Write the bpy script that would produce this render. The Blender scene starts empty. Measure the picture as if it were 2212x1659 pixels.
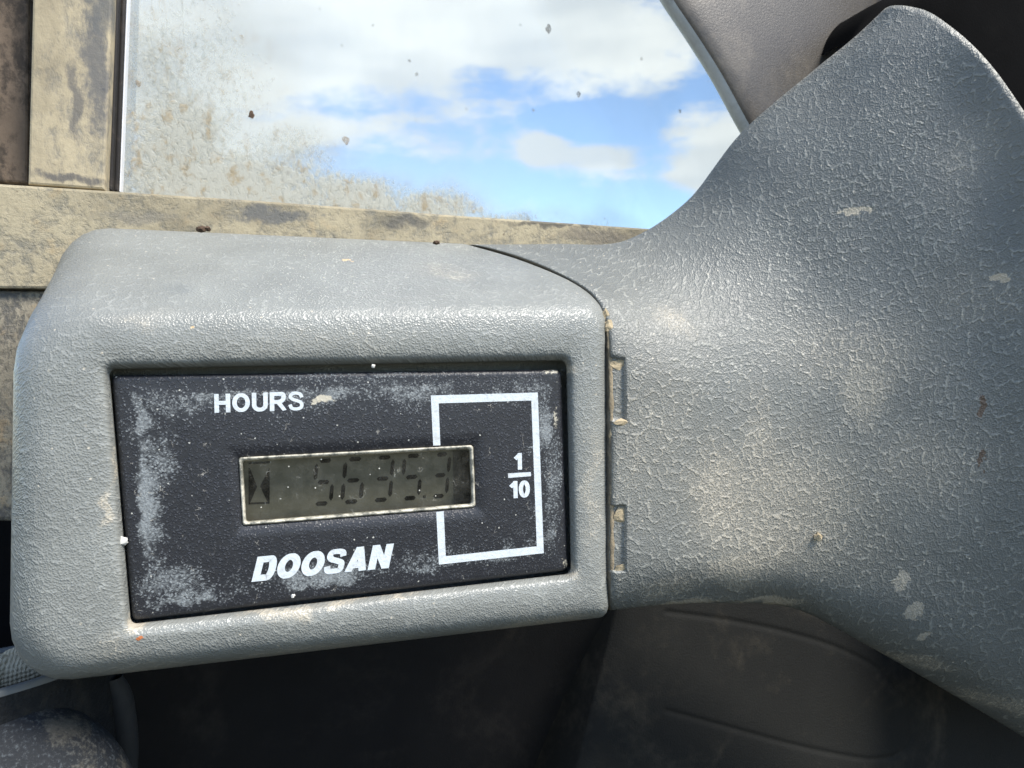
import bpy, bmesh, math, random
import numpy as np
from mathutils import Vector, Matrix, noise as mnoise
from mathutils.bvhtree import BVHTree

random.seed(7)
S = bpy.context.scene
COL = S.collection
MM = 0.001

# ------------------------------------------------------------------ camera
# photograph measured in a 2212 x 1659 pixel grid; the meter's face (72 mm wide) gives the pose.
# world: X along the meter's face, Z up, +Y away from the camera, origin = centre of the meter's face
F_PX, CX, CY = 1780 / 1.15732, 1106.0, 829.5
W_MM = 72.0
def _homography(src, dst):
    A = []
    for (x, y), (u, v) in zip(src, dst):
        A += [[x, y, 1, 0, 0, 0, -u*x, -u*y, -u], [0, 0, 0, x, y, 1, -v*x, -v*y, -v]]
    return np.linalg.svd(np.array(A, float))[2][-1].reshape(3, 3)
_q = np.array([[278, 937], [1404, 922], [1421, 1427], [330, 1553]], float) / 1.15732
_h = _homography([[0, 0], [1, 0], [1, 1], [0, 1]], _q)
_K = np.array([[F_PX, 0, CX], [0, F_PX, CY], [0, 0, 1]])
_B = np.linalg.inv(_K) @ (_h / _h[2, 2])
if _B[2, 2] < 0: _B = -_B
_a, _b, _t = _B.T
_k = W_MM / np.linalg.norm(_a)
_o = (_t + 0.5*_a + 0.5*_b) * _k                      # face centre in camera space (x right, y down, z forward)
_ex = _a/np.linalg.norm(_a); _ed = _b/np.linalg.norm(_b)
_s = (_ex+_ed)/np.linalg.norm(_ex+_ed); _d = (_ex-_ed)/np.linalg.norm(_ex-_ed)
_ex = (_s+_d)/math.sqrt(2); _ed = (_s-_d)/math.sqrt(2)
_ey = np.cross(_ex, _ed)                               # away from the camera
_RW = np.array([_ex, _ey, -_ed])                       # camera space -> world
_cam = -_RW @ _o                                       # camera position, mm
def ray(px, py):
    d = _RW @ np.array([(px-CX)/F_PX, (py-CY)/F_PX, 1.0])
    return d / np.linalg.norm(d)
def P(px, py, n=0.0):
    """photo pixel -> world mm on the plane parallel to the meter's face, n mm in front of it"""
    d = ray(px, py)
    t = (-n - _cam[1]) / d[1]
    return _cam + d*t

cd = bpy.data.cameras.new('camera')
cam = bpy.data.objects.new('camera', cd); COL.objects.link(cam)
cd.sensor_width = 36; cd.lens = 36*1780/2560
cd.clip_start = 0.002; cd.clip_end = 2000
_m = Matrix(((_RW[0][0], -_RW[0][1], -_RW[0][2]), (_RW[1][0], -_RW[1][1], -_RW[1][2]), (_RW[2][0], -_RW[2][1], -_RW[2][2])))
cam.matrix_world = Matrix.Translation(Vector(_cam)*MM) @ _m.to_4x4()
cd.dof.use_dof = True; cd.dof.focus_distance = 0.112; cd.dof.aperture_fstop = 60
S.camera = cam

# ------------------------------------------------------------------ light
SUN_EL, SUN_AZ = math.radians(52), math.radians(140)   # azimuth from +Y towards +X
w = bpy.data.worlds.new('World'); S.world = w; w.use_nodes = True
sd = bpy.data.lights.new('sun', 'SUN'); sd.energy = 2.7; sd.angle = math.radians(20); sd.color = (1, .95, .87)
sun = bpy.data.objects.new('sun', sd); COL.objects.link(sun)
_sv = Vector((math.cos(SUN_EL)*math.sin(SUN_AZ), math.cos(SUN_EL)*math.cos(SUN_AZ), math.sin(SUN_EL)))
sun.rotation_euler = _sv.to_track_quat('Z', 'Y').to_euler()
sun.location = _sv
S.view_settings.view_transform = 'Standard'; S.view_settings.look = 'None'
S.view_settings.gamma = 1; S.view_settings.use_curve_mapping = False
S.view_settings.exposure = 1.4
S.cycles.max_bounces = 5; S.cycles.diffuse_bounces = 3; S.cycles.glossy_bounces = 3; S.cycles.transparent_max_bounces = 10

# ------------------------------------------------------------------ node helper
class NT:
    def __init__(self, tree):
        self.t = tree; self.n = tree.nodes; self.l = tree.links; self.dim = '3D'
        self.n.clear()
    def _set(self, sock, v):
        if v is None: return
        if hasattr(v, 'is_output'): self.l.new(v, sock)
        else:
            if isinstance(v, (tuple, list)) and len(v) == 3 and sock.type == 'RGBA': v = (*v, 1)
            sock.default_value = v
    def node(self, typ, ins=None, out=0, **props):
        nd = self.n.new(typ)
        for k, v in props.items(): setattr(nd, k, v)
        for k, v in (ins or {}).items(): self._set(nd.inputs[k], v)
        return nd.outputs[out]
    def math(self, op, a, b=None, c=None, clamp=False):
        nd = self.n.new('ShaderNodeMath'); nd.operation = op; nd.use_clamp = clamp
        for i, v in enumerate((a, b, c)): self._set(nd.inputs[i], v)
        return nd.outputs[0]
    def add(self, *a):
        r = a[0]
        for x in a[1:]: r = self.math('ADD', r, x)
        return r
    def mul(self, *a):
        r = a[0]
        for x in a[1:]: r = self.math('MULTIPLY', r, x)
        return r
    def sub(self, a, b): return self.math('SUBTRACT', a, b)
    def mx(self, *a):
        r = a[0]
        for x in a[1:]: r = self.math('MAXIMUM', r, x)
        return r
    def vec(self, op, a, b=None, out=0):
        nd = self.n.new('ShaderNodeVectorMath'); nd.operation = op
        self._set(nd.inputs[0], a)
        if b is not None:
            if op == 'SCALE': self._set(nd.inputs[3], b)
            else: self._set(nd.inputs[1], b)
        return nd.outputs[out]
    def step(self, v, lo, hi, a=0.0, b=1.0):
        nd = self.n.new('ShaderNodeMapRange'); nd.interpolation_type = 'SMOOTHSTEP'
        for i, x in enumerate((v, lo, hi, a, b)): self._set(nd.inputs[i], x)
        return nd.outputs[0]
    def mix(self, f, a, b):
        nd = self.n.new('ShaderNodeMix'); nd.data_type = 'RGBA'
        self._set(nd.inputs[0], f); self._set(nd.inputs[6], a); self._set(nd.inputs[7], b)
        return nd.outputs[2]
    def noise(self, v, scale, detail=3, rough=.55, dist=0.0, out=0):
        return self.node('ShaderNodeTexNoise', {'Vector': v, 'Scale': scale, 'Detail': detail, 'Roughness': rough, 'Distortion': dist}, out, noise_dimensions=self.dim)
    def vor(self, v, scale, feature='F1', rnd=1.0, out=0):
        return self.node('ShaderNodeTexVoronoi', {'Vector': v, 'Scale': scale, 'Randomness': rnd}, out, feature=feature, voronoi_dimensions=self.dim)
    def sxyz(self, v):
        nd = self.n.new('ShaderNodeSeparateXYZ'); self._set(nd.inputs[0], v); return nd.outputs
    def mm(self):
        g = self.n.new('ShaderNodeNewGeometry')
        return self.vec('SCALE', g.outputs['Position'], 1000.0)
    def flat2(self, p, ky=0.8, kx=0.0):
        """surface coordinates of the moulded parts: across, and up plus back over the top"""
        x, y, z = self.sxyz(p)
        nd = self.n.new('ShaderNodeCombineXYZ')
        bk = self.math('MAXIMUM', y, 0.0); fw = self.math('MAXIMUM', self.mul(y, -1.0), 0.0)
        sg = self.step(z, -3.0, 3.0, -ky, ky)
        self._set(nd.inputs[0], self.add(x, self.mul(fw, .7), self.mul(bk, kx))); self._set(nd.inputs[1], self.add(z, self.mul(bk, sg), self.mul(fw, -.45)))
        return nd.outputs[0]
    def warp(self, p, scale, amt, detail=2):
        nz = self.noise(p, scale, detail, .5, out=1)
        return self.vec('ADD', p, self.vec('SCALE', self.vec('SUBTRACT', nz, (.5, .5, .5)), amt))
    def blob(self, p, c, r):
        """1 at c falling smoothly to 0 at the ellipsoid with radii r (mm)"""
        d = self.vec('DIVIDE', self.vec('SUBTRACT', p, tuple(float(x) for x in c)), tuple(float(x) for x in r))
        return self.step(self.vec('LENGTH', d, out=1), 0.15, 1.0, 1.0, 0.0)
    def bump(self, h, strength, dist_mm, normal=None):
        return self.node('ShaderNodeBump', {'Height': h, 'Strength': strength, 'Distance': dist_mm*MM, 'Normal': normal})
    def out(self, sh): 
        o = self.n.new('ShaderNodeOutputMaterial'); self.l.new(sh, o.inputs[0])
    def pbr(self, color, rough=.5, normal=None, spec=.5, metal=0.0):
        return self.node('ShaderNodeBsdfPrincipled', {'Base Color': color, 'Roughness': rough, 'Normal': normal, 'Specular IOR Level': spec, 'Metallic': metal})

def mat(name):
    m = bpy.data.materials.new(name); m.use_nodes = True
    return m, NT(m.node_tree)

# ------------------------------------------------------------------ sky with clouds
def build_world():
    N = NT(w.node_tree)
    sky = N.node('ShaderNodeTexSky', sky_type='NISHITA')
    sk = sky.node; sk.sun_disc = False; sk.sun_elevation = SUN_EL; sk.sun_rotation = SUN_AZ
    sk.altitude = 1500; sk.air_density = 1.0; sk.dust_density = .3; sk.ozone_density = 2.5
    D = N.node('ShaderNodeTexCoord', out=0)
    D = N.vec('NORMALIZE', D)
    c0 = ray(1000, 260); R = np.cross(c0, (0, 0, 1)); R /= np.linalg.norm(R); U = np.cross(R, c0)
    def el(px, py, rx, ry, rot=0.0):
        c = ray(px, py); df = N.vec('SUBTRACT', D, tuple(c))
        r_ = R*math.cos(rot)+U*math.sin(rot); u_ = U*math.cos(rot)-R*math.sin(rot)
        x = N.math('DIVIDE', N.vec('DOT_PRODUCT', df, tuple(r_), out=1), rx/F_PX)
        y = N.math('DIVIDE', N.vec('DOT_PRODUCT', df, tuple(u_), out=1), ry/F_PX)
        q = N.math('SQRT', N.add(N.mul(x, x), N.mul(y, y)))
        return N.step(q, 0.0, 1.0, 1.0, 0.0)
    st = N.vec('MULTIPLY', D, (1.0, 1.0, 3.2))
    big = N.noise(st, 2.3, 4, .55, .6)
    fine = N.noise(st, 9.0, 4, .6, .4)
    wis = N.noise(N.vec('MULTIPLY', D, (1.0, 1.0, 2.0)), 24.0, 4, .65)
    d = N.add(N.mul(N.sub(big, .5), 1.2), N.mul(N.sub(fine, .5), .9), N.mul(N.sub(wis, .5), .75))
    for a, wt in ((el(700, 95, 620, 150, .10), .95), (el(1000, 30, 800, 140), .5), (el(760, 262, 420, 55, .12), .42), (el(430, 330, 330, 200), .45),
                  (el(1165, 318, 85, 62), .75), (el(1290, 345, 130, 58), .7), (el(1340, 110, 330, 110), .55), (el(1560, 330, 150, 150), .75), (el(1530, 395, 160, 70), .4),
                  (el(1150, 430, 500, 45), .1)):
        d = N.add(d, N.mul(a, wt))
    for a, wt in ((el(900, 395, 420, 75, -.02), .5), (el(1290, 255, 190, 55), .5), (el(820, 235, 250, 30, .1), .25), (el(1420, 445, 160, 60), .3)):
        d = N.sub(d, N.mul(a, wt))
    cl = N.step(d, -.02, .50)
    shade = N.step(N.noise(st, 5.0, 2, .5), .35, .7)
    cc = N.mix(shade, (3.0, 3.2, 3.4), (4.15, 4.25, 4.25))
    skyc = N.mix(.04, sky, (4.0, 4.2, 4.4))
    col = N.mix(N.mul(cl, .96), skyc, cc)
    # ground side of the horizon keeps the sky texture's own dark
    z = N.sxyz(D)[2]
    col = N.mix(N.step(z, -.03, .02), sky, col)
    bg = N.node('ShaderNodeBackground', {'Color': col, 'Strength': 0.11})
    o = N.n.new('ShaderNodeOutputWorld'); N.l.new(bg, o.inputs[0])
build_world()

# ------------------------------------------------------------------ mesh helpers
def rq(q, r, k=6, side=7):
    """closed rounded quad in pixels: q = TL, TR, BR, BL; r = one radius or four"""
    q = [np.array(p, float) for p in q]
    if not isinstance(r, (list, tuple)): r = [r]*4
    pts = []
    for i in range(4):
        c = q[i]; a = q[i-1]; b = q[(i+1) % 4]
        u = (a-c)/np.linalg.norm(a-c); v = (b-c)/np.linalg.norm(b-c)
        s = c+u*r[i]; e = c+v*r[i]
        for j in range(k+1):
            t = j/k; kk = .55
            c1 = s+(c-s)*kk; c2 = e+(c-e)*kk
            pts.append((1-t)**3*s+3*(1-t)**2*t*c1+3*(1-t)*t*t*c2+t**3*e)
        nx = b-(b-c)/np.linalg.norm(b-c)*r[(i+1) % 4]
        for j in range(1, side):
            pts.append(e+(nx-e)*j/side)
    return pts
def grow(q, g):
    q = np.array(q, float); out = []
    for i in range(4):
        a = q[i-1]-q[i]; b = q[(i+1) % 4]-q[i]
        a /= np.linalg.norm(a); b /= np.linalg.norm(b)
        out.append(q[i]-(a+b)*g)
    return out
def ring(q, r, n, k=6, side=7): return np.array([P(x, y, n) for x, y in rq(q, r, k, side)])
def cr(A, sub, closed=False):
    """centripetal Catmull-Rom through rows A (m, ..., 3) along axis 0"""
    A = [np.asarray(a, float) for a in A]; m = len(A)
    ext = [2*A[0]-A[1]] + A + [2*A[-1]-A[-2]]
    out = []
    for i in range(m-1):
        p0, p1, p2, p3 = ext[i:i+4]
        d = lambda a, b: np.maximum(np.sqrt(np.linalg.norm(b-a, axis=-1, keepdims=True)), 1e-4)
        t1 = d(p0, p1); t2 = t1+d(p1, p2); t3 = t2+d(p2, p3)
        sb = sub[i] if isinstance(sub, (list, tuple)) else sub
        for j in range(sb):
            t = t1+(t2-t1)*(j/sb)
            A1 = (t1-t)/t1*p0+t/t1*p1
            A2 = (t2-t)/(t2-t1)*p1+(t-t1)/(t2-t1)*p2
            A3 = (t3-t)/(t3-t2)*p2+(t-t2)/(t3-t2)*p3
            B1 = (t2-t)/t2*A1+t/t2*A2
            B2 = (t3-t)/(t3-t1)*A2+(t-t1)/(t3-t1)*A3
            out.append((t2-t)/(t2-t1)*B1+(t-t1)/(t2-t1)*B2)
    out.append(A[-1])
    return np.array(out)
def grid_faces(r, c, closed=False, off=0):
    f = []
    for i in range(r-1):
        for j in range(c if closed else c-1):
            k = (j+1) % c
            f.append((off+i*c+j, off+i*c+k, off+(i+1)*c+k, off+(i+1)*c+j))
    return f
def V(p): return Vector((p[0]*MM, p[1]*MM, p[2]*MM))
def base_of(o):
    b = o
    return b.matrix_world.translation
def make(name, verts, faces, m, parent=None, smooth=True, flip=None):
    """verts in world mm -> ONE mesh object; a child of the Empty 'parent' when given"""
    off = Vector((0, 0, 0))
    pr = parent
    if parent is not None: off = Vector(parent['_base'])
    vs = [V(p) for p in verts]
    if parent is None:
        xs = [v.x for v in vs]; ys = [v.y for v in vs]; zs = [v.z for v in vs]
        off = Vector(((min(xs)+max(xs))/2, (min(ys)+max(ys))/2, min(zs)))
    me = bpy.data.meshes.new(name)
    me.from_pydata([v-off for v in vs], [], faces)
    bm = bmesh.new(); bm.from_mesh(me)
    bmesh.ops.recalc_face_normals(bm, faces=bm.faces)
    bm.to_mesh(me); bm.free()
    if smooth: me.polygons.foreach_set('use_smooth', [True]*len(me.polygons))
    o = bpy.data.objects.new(name, me); COL.objects.link(o)
    me.materials.append(m)
    if parent is None: o.location = off
    else: o.parent = parent
    o['_base'] = off[:]
    return o
def empty(name, p, label, cat):
    o = bpy.data.objects.new(name, None); COL.objects.link(o)
    o.location = V(p); o['_base'] = V(p)[:]; o.empty_display_size = .005
    tag(o, label, cat); return o
def tag(o, label, cat, group=None):
    o['label'] = label; o['category'] = cat
    if group: o['group'] = group
    return o
def sub(part, o):
    """o becomes a sub-part of part (both built against the same base)"""
    o.parent = part; return o
def thick(pts_front, back, closed_grid):  # not used for closed meshes
    pass
def slab(px_poly, n_front, n_back, bevel_px=0):
    """prism between two planes parallel to the meter's face, its front outline given in pixels (straight back in the world)"""
    fr = [P(x, y, n_front) for x, y in px_poly]
    k = len(fr); vs = []; faces = []
    if bevel_px:
        inn = []
        area = sum(fr[i-1][0]*fr[i][2]-fr[i][0]*fr[i-1][2] for i in range(k))
        sg = 1 if area > 0 else -1
        nrm = []
        for i in range(k):
            e = fr[(i+1) % k]-fr[i]; e = e/np.linalg.norm(e)
            nrm.append(np.array([-e[2], 0, e[0]])*sg)
        for i in range(k):
            m_ = nrm[i-1]+nrm[i]; m_ /= np.linalg.norm(m_)
            inn.append(fr[i]+m_*bevel_px/max(.4, m_ @ nrm[i]))
        rows = [inn, [p+np.array([0, bevel_px*.35, 0]) + (q-p)*.7 for p, q in zip(inn, fr)], [p+np.array([0, bevel_px, 0]) for p in fr], [p+np.array([0, n_front-n_back, 0]) for p in fr]]
    else:
        rows = [fr, [p+np.array([0, n_front-n_back, 0]) for p in fr]]
    vs = [p for r in rows for p in r]
    faces = grid_faces(len(rows), k, True)
    faces.append(tuple(range(k))); faces.append(tuple(range((len(rows)-1)*k, len(rows)*k)))
    return vs, faces

# ------------------------------------------------------------------ materials
GREY = (.214, .218, .200)
TAN = (.50, .41, .28)
def mat_plastic(name, cell, ridge, fine, dust=(), base=GREY, spots=(), ridge_light=.25, rough=.42, linecol=(.50, .52, .52), bump=.62, ky=.8, kx=0.0):
    """moulded grey plastic with a leather grain; dust lies in given patches"""
    m, N = mat(name)
    P3 = N.mm()
    low = N.noise(P3, .12, 3, .55, out=1)                # one slow 3-D noise warps every patch
    pw3 = N.vec('ADD', P3, N.vec('SCALE', N.vec('SUBTRACT', low, (.5, .5, .5)), 9.0))
    lows = N.sxyz(low)
    N.dim = '2D'
    p = N.flat2(P3, ky, kx)
    nzv = N.noise(p, .7, 1.5, .5, out=1); nzs = N.sxyz(nzv)
    wv = N.vec('SUBTRACT', nzv, (.5, .5, .5))
    e1 = N.vor(N.vec('ADD', p, N.vec('SCALE', wv, 1.5)), 1.0/cell, 'DISTANCE_TO_EDGE', .95)
    ln1 = N.step(e1, .0, .21, 1.0, 0.0)
    e2 = N.vor(N.vec('ADD', p, N.vec('SCALE', wv, .9)), 2.5/cell, 'DISTANCE_TO_EDGE', 1.0)
    ln2 = N.step(e2, .0, .26, 1.0, 0.0)
    pit = N.vor(N.vec('ADD', p, N.vec('SCALE', wv, .4)), 5.2/cell, 'F1', 1.0)
    peb = N.step(pit, .08, .5, 1.0, 0.0)
    fz = N.noise(p, 3.0, 3, .65, out=1); f = N.sxyz(fz)[0]
    brk = N.step(N.add(N.mul(nzs[0], .7), N.mul(lows[2], .3)), .36, .64)                       # the creases fade in and out
    brk2 = N.step(N.add(N.mul(nzs[1], .7), N.mul(lows[1], .3)), .36, .62)
    l1 = N.mul(ln1, brk); l2 = N.mul(ln2, brk2)
    h = N.add(N.mul(l1, ridge), N.mul(l2, ridge*.45), N.mul(peb, fine), N.mul(f, fine*.3))
    nrm = N.bump(h, bump, .34)
    col = N.mix(lows[0], tuple(c*.80 for c in base), tuple(c*1.20 for c in base))
    lines = N.mx(l1, N.mul(l2, .5), N.mul(peb, .35, brk2))
    fleck = N.step(N.add(lines, N.mul(N.sub(f, .5), .45)), .30, 1.0)
    film = N.mul(fleck, N.step(lows[1], .30, .62, .45, 1.0), ridge_light)
    col = N.mix(film, col, linecol)
    gr = N.sxyz(fz)[1]
    dsum = None
    for c, r, amt in dust:
        b = N.mul(N.blob(pw3, c, r), amt)
        dsum = b if dsum is None else N.mx(dsum, b)
    if dsum is not None:
        dm = N.step(N.add(dsum, N.mul(lines, .26), N.mul(N.sub(gr, .5), 1.3)), .40, .95)
        dm = N.mul(dm, N.step(dsum, .02, .2))
        col = N.mix(N.mul(dm, .78), col, (.49, .435, .34))
        col = N.mix(N.mul(dsum, .34), col, (.35, .315, .25))
    sp = N.vor(p, .42, 'F1'); spc = N.vor(p, .42, 'F1', out=1)
    sel = N.step(N.sxyz(spc)[0], .90, .92)
    col = N.mix(N.mul(N.step(sp, .04, .10, 1.0, 0.0), sel, .8), col, (.50, .45, .36))
    wsp = N.vec('ADD', P3, N.vec('SCALE', wv, 1.2))
    for c, r, colr, thr in spots:
        b = N.blob(wsp, c, r)
        k_ = N.step(N.add(b, N.mul(N.sub(nzs[2], .5), 1.3), N.mul(N.sub(gr, .5), .5)), thr, thr+.12)
        k_ = N.mul(k_, N.step(b, .01, .1))
        col = N.mix(k_, col, colr)
    rg = N.add(rough, N.mul(lows[2], .14))
    N.out(N.pbr(col, rg, nrm, .5))
    return m

def mat_dirty(name, paint, dirt, stretch=(1, 1, 1), cover=.5, scale=.09, bump=.5, rough=.75, ochre=0.0, soft=.14, stain=None):
    """painted steel under caked dust, rubbed through in streaks"""
    m, N = mat(name)
    p = N.mm()
    q = N.vec('MULTIPLY', N.warp(p, .1, 2.5, 3), stretch)
    a = N.noise(q, scale, 6, .66); b = N.noise(q, scale*5, 5, .70)
    k = N.step(N.add(a, N.mul(N.sub(b, .5), .8)), .5-(cover-.5)-soft, .5-(cover-.5)+soft)
    t = N.noise(p, .7, 6, .75)
    dc = N.mix(t, tuple(c*.72 for c in dirt), tuple(min(1, c*1.2) for c in dirt))
    if ochre: dc = N.mix(N.mul(N.step(N.noise(p, .2, 4, .6), .55, .72), ochre), dc, (.50, .33, .15))
    pc = N.mix(N.noise(q, scale*9, 4, .7), tuple(c*.7 for c in paint), tuple(c*1.5 for c in paint))
    col = N.mix(N.mul(k, .93), pc, dc)
    sp = N.vor(N.warp(p, .6, 1.6), .27, 'F1'); spc = N.vor(N.warp(p, .6, 1.6), .27, 'F1', out=1); sv = N.sxyz(spc)
    col = N.mix(N.mul(N.step(sp, .02, N.add(.05, N.mul(sv[1], .12)), 1.0, 0.0), N.step(sv[0], .84, .86), .8), col, (.10, .075, .05))
    grime = N.step(N.noise(q, .05, 5, .65), .40, .72)
    col = N.mix(N.mul(grime, .62), col, tuple(c*.36 for c in dirt))
    if stain:
        sn = N.noise(q, scale*7, 5, .72)
        for c, r, cl in stain:
            bb = N.blob(N.warp(p, .2, 5, 4), c, r)
            kk = N.mul(N.step(N.add(bb, N.mul(N.sub(b, .5), .8), N.mul(N.sub(sn, .5), 1.5)), .15, 1.0), N.step(bb, .0, .25))
            col = N.mix(N.mul(kk, .8), col, cl)
    h = N.add(N.mul(k, .5), N.mul(t, .5), N.mul(N.noise(p, 1.6, 4, .7), .4))
    N.out(N.pbr(col, rough, N.bump(h, bump, .35), .3))
    return m

def mat_plain(name, color, rough=.5, var=.3, scale=.2, bump=.2, bscale=1.5, dust=None, spec=.4, dustamt=.5):
    m, N = mat(name)
    p = N.mm()
    nz = N.noise(p, scale, 5, .6)
    col = N.mix(nz, tuple(c*(1-var) for c in color), tuple(c*(1+var) for c in color))
    if dust:
        k = N.mul(N.step(N.add(N.noise(p, scale*.6, 5, .65, .6), N.mul(N.sub(N.noise(p, scale*8, 4, .7), .5), .3)), .48, .78), dustamt)
        col = N.mix(k, col, dust)
    N.out(N.pbr(col, rough, N.bump(N.noise(p, bscale, 4, .6), bump, .3), spec))
    return m

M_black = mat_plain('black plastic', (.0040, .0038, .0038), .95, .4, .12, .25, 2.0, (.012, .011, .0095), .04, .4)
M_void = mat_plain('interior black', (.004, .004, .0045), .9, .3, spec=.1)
M_rubber = mat_plain('rubber', (.022, .022, .021), .7, .4, .3, .2, 2.0, (.03, .028, .024), .2, .5)
M_console = mat_plain('console plastic', (.0105, .0105, .0095), .75, .3, .045, .6, 2.2, (.060, .051, .037), .15, .6)
M_dirt = mat_plain('caked dirt', (.42, .34, .22), .95, .35, .6, .9, 1.6, None, .1)
M_chip = mat_plain('paint chip', (.62, .60, .55), .7, .12, .6, .4, 1.2, None, .3)
M_bug = mat_plain('dark grit', (.09, .06, .04), .9, .4, .8, .6, 2.0, None, .2)
M_spot, N = mat('dried splash')
N.out(N.node('ShaderNodeMixShader', {0: N.step(N.noise(N.mm(), 2.2, 3), .3, .7, .15, .6), 1: N.node('ShaderNodeBsdfTransparent'), 2: N.node('ShaderNodeBsdfDiffuse', {'Color': (.30, .25, .19, 1)})}))
M_print = mat_plain('white print', (.58, .62, .64), .6, .2, 1.3, .3, 2.0, (.36, .35, .31), .3, .7)

# ------------------------------------------------------------------ the grey pod round the meter
O = [(236, 798), (1223, 779), (1233, 1239), (283, 1348)]
def back(rg, dn, dx=0, dz=0): return rg + np.array([dx, dn, dz])
rings = [ring(grow(O, -60), 16, -9.5), ring(O, 14, -9), ring(O, 14, -.5), ring(grow(O, 6), 18, .6), ring(grow(O, 12), 24, 1.3), ring(grow(O, 20), 30, 1.65),
         ring([(165, 738), (1282, 712), (1288, 1290), (140, 1400)], [110, 40, 24, 80], 1.9),
         ring([(80, 688), (1302, 672), (1308, 1316), (66, 1448)], [140, 40, 20, 115], 1.0),
         ring([(34, 648), (1307, 642), (1314, 1330), (22, 1479)], [165, 46, 20, 135], -2.4),
         ring([(38, 612), (1256, 612), (1308, 1330), (26, 1480)], [170, 22, 20, 135], -6.5),
         ring([(68, 562), (1146, 566), (1270, 1300), (70, 1430)], [160, 14, 20, 120], -15.0),
         ring([(106, 508), (1046, 536), (1230, 1265), (110, 1378)], [135, 12, 20, 100], -25.0),
         ring([(122, 488), (1008, 527), (1200, 1245), (128, 1350)], [115, 12, 20, 100], -29.5),
         ring([(140, 500), (990, 532), (1190, 1235), (140, 1340)], [100, 12, 20, 90], -33.0)]
pod_v = cr(rings, [2, 2, 3, 3, 3, 6, 6, 5, 5, 5, 4, 4, 3])
nr, ncol = pod_v.shape[:2]
pod_faces = grid_faces(nr, ncol, True)
def bvh(vs, fs): return BVHTree.FromPolygons([Vector(p) for p in vs], fs)
POD = bvh(pod_v.reshape(-1, 3), pod_faces)
def hit(tree, px, py):
    loc, nor, i, d = tree.ray_cast(Vector(_cam), Vector(ray(px, py)))
    if loc is None: return np.array(P(px, py, 0)), np.array((0, -1, 0))
    if nor.dot(Vector(ray(px, py))) > 0: nor = -nor
    return np.array(loc), np.array(nor)
def hp(t, px, py): return hit(t, px, py)[0]
pod_mat = mat_plastic('pod plastic', 2.1, .75, .55,
    dust=[(hp(POD, 650, 1425), (34, 20, 5), .46), (hp(POD, 300, 1440), (14, 20, 5), .42), (hp(POD, 1150, 1350), (22, 20, 7), .62), (hp(POD, 1278, 1050), (4, 12, 20), .5), (hp(POD, 960, 585), (9, 9, 3), .5),
          (hp(POD, 300, 700), (8, 8, 3), .42), (hp(POD, 1220, 520), (16, 14, 5), .45), (hp(POD, 240, 1400), (6, 10, 5), .4), (hp(POD, 700, 735), (30, 8, 4), .3), (P(292, 1350, 0), (3.0, 3, 2.6), 1.1), (P(700, 1312, 0), (34, 2.5, 2.0), .75), (P(1232, 1240, 0), (3, 3, 3), 1.0), (P(1238, 792, 0), (2.6, 3, 2.6), .9), (P(236, 1060, 0), (1.3, 2.5, 18), .7)],
    spots=[(hp(POD, 302, 1380), (.75, 1.5, .75), (.42, .14, .05), .42), (hp(POD, 750, 562), (1.8, 2, .6), (.55, .40, .24), .45), (hp(POD, 417, 707), (.6, 1, .5), (.5, .36, .2), .5)],
    ridge_light=.26, rough=.27, bump=.32, linecol=(.46, .46, .42))
pod = make('meter_housing', pod_v.reshape(-1, 3), pod_faces, pod_mat)
tag(pod, 'rounded grey plastic housing with dusty grain holding the black hour meter', 'housing')

# ------------------------------------------------------------------ the flared cover to the right of the seam
G = [  # rows from the top back edge over the front to the lower edge; columns from the seam to the right
 [(1010,529,-28.5), (1190,527,-30), (1340,523,-28), (1480,438,-22), (1600,288,-14), (1750,158,-6), (1846,80,-1), (1912,18,4)],
 [(1090,543,-20.5), (1262,546,-22), (1405,522,-20), (1535,450,-14), (1655,312,-7), (1798,182,0), (1900,92,6), (1985,18,10)],
 [(1204,586,-10), (1350,592,-12), (1465,566,-11), (1605,486,-6), (1725,372,0), (1862,242,7), (1982,130,13), (2060,62,17)],
 [(1292,642,-2.5), (1402,652,-4), (1522,634,-4), (1682,564,0), (1812,472,6), (1952,350,13), (2062,230,18), (2132,130,22)],
 [(1319,704,.6), (1422,716,.8), (1552,716,1), (1722,672,4), (1872,600,10), (2032,500,18), (2142,380,23), (2212,240,27)],
 [(1326,775,2.0), (1427,790,3), (1572,802,3.5), (1752,790,7), (1912,750,13), (2092,680,21), (2222,580,28), (2310,400,33)],
 [(1327,900,2.3), (1431,900,3.5), (1581,910,4.5), (1761,920,8), (1931,920,14), (2111,900,22), (2261,850,30), (2380,700,36)],
 [(1327,1100,2.3), (1431,1095,3.5), (1581,1090,4.5), (1751,1110,7.5), (1921,1150,13), (2091,1200,20), (2251,1220,28), (2400,1150,36)],
 [(1326,1240,2.0), (1431,1235,3), (1571,1230,3.5), (1731,1255,5), (1881,1310,9), (2051,1390,15), (2221,1470,22), (2380,1520,30)],
 [(1324,1292,0), (1431,1283,0), (1561,1278,0), (1711,1294,1), (1856,1362,4), (2031,1457,9), (2212,1562,16), (2370,1650,24)],
 [(1321,1318,-5), (1431,1306,-5), (1561,1302,-5), (1711,1312,-5), (1859,1386,-2), (2036,1487,2), (2212,1592,9), (2370,1690,16)]]
GW = np.array([[P(*c) for c in row] for row in G])
_r = np.linspace(0, 1, GW.shape[1])[:, None]
top2 = GW[0] + np.array([0, 9, -2.0]) + _r*np.array([7.0, 0, -4.0]); bot2 = GW[-1] + np.array([0, 14, 3.0]) + _r*np.array([0, 0, 6.0])
GW = np.concatenate([top2[None], GW, bot2[None]])
rowsub = [3, 6, 7, 7, 6, 6, 12, 16, 12, 5, 4, 4]
colsub = [14, 10, 10, 10, 10, 9, 7]
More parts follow.
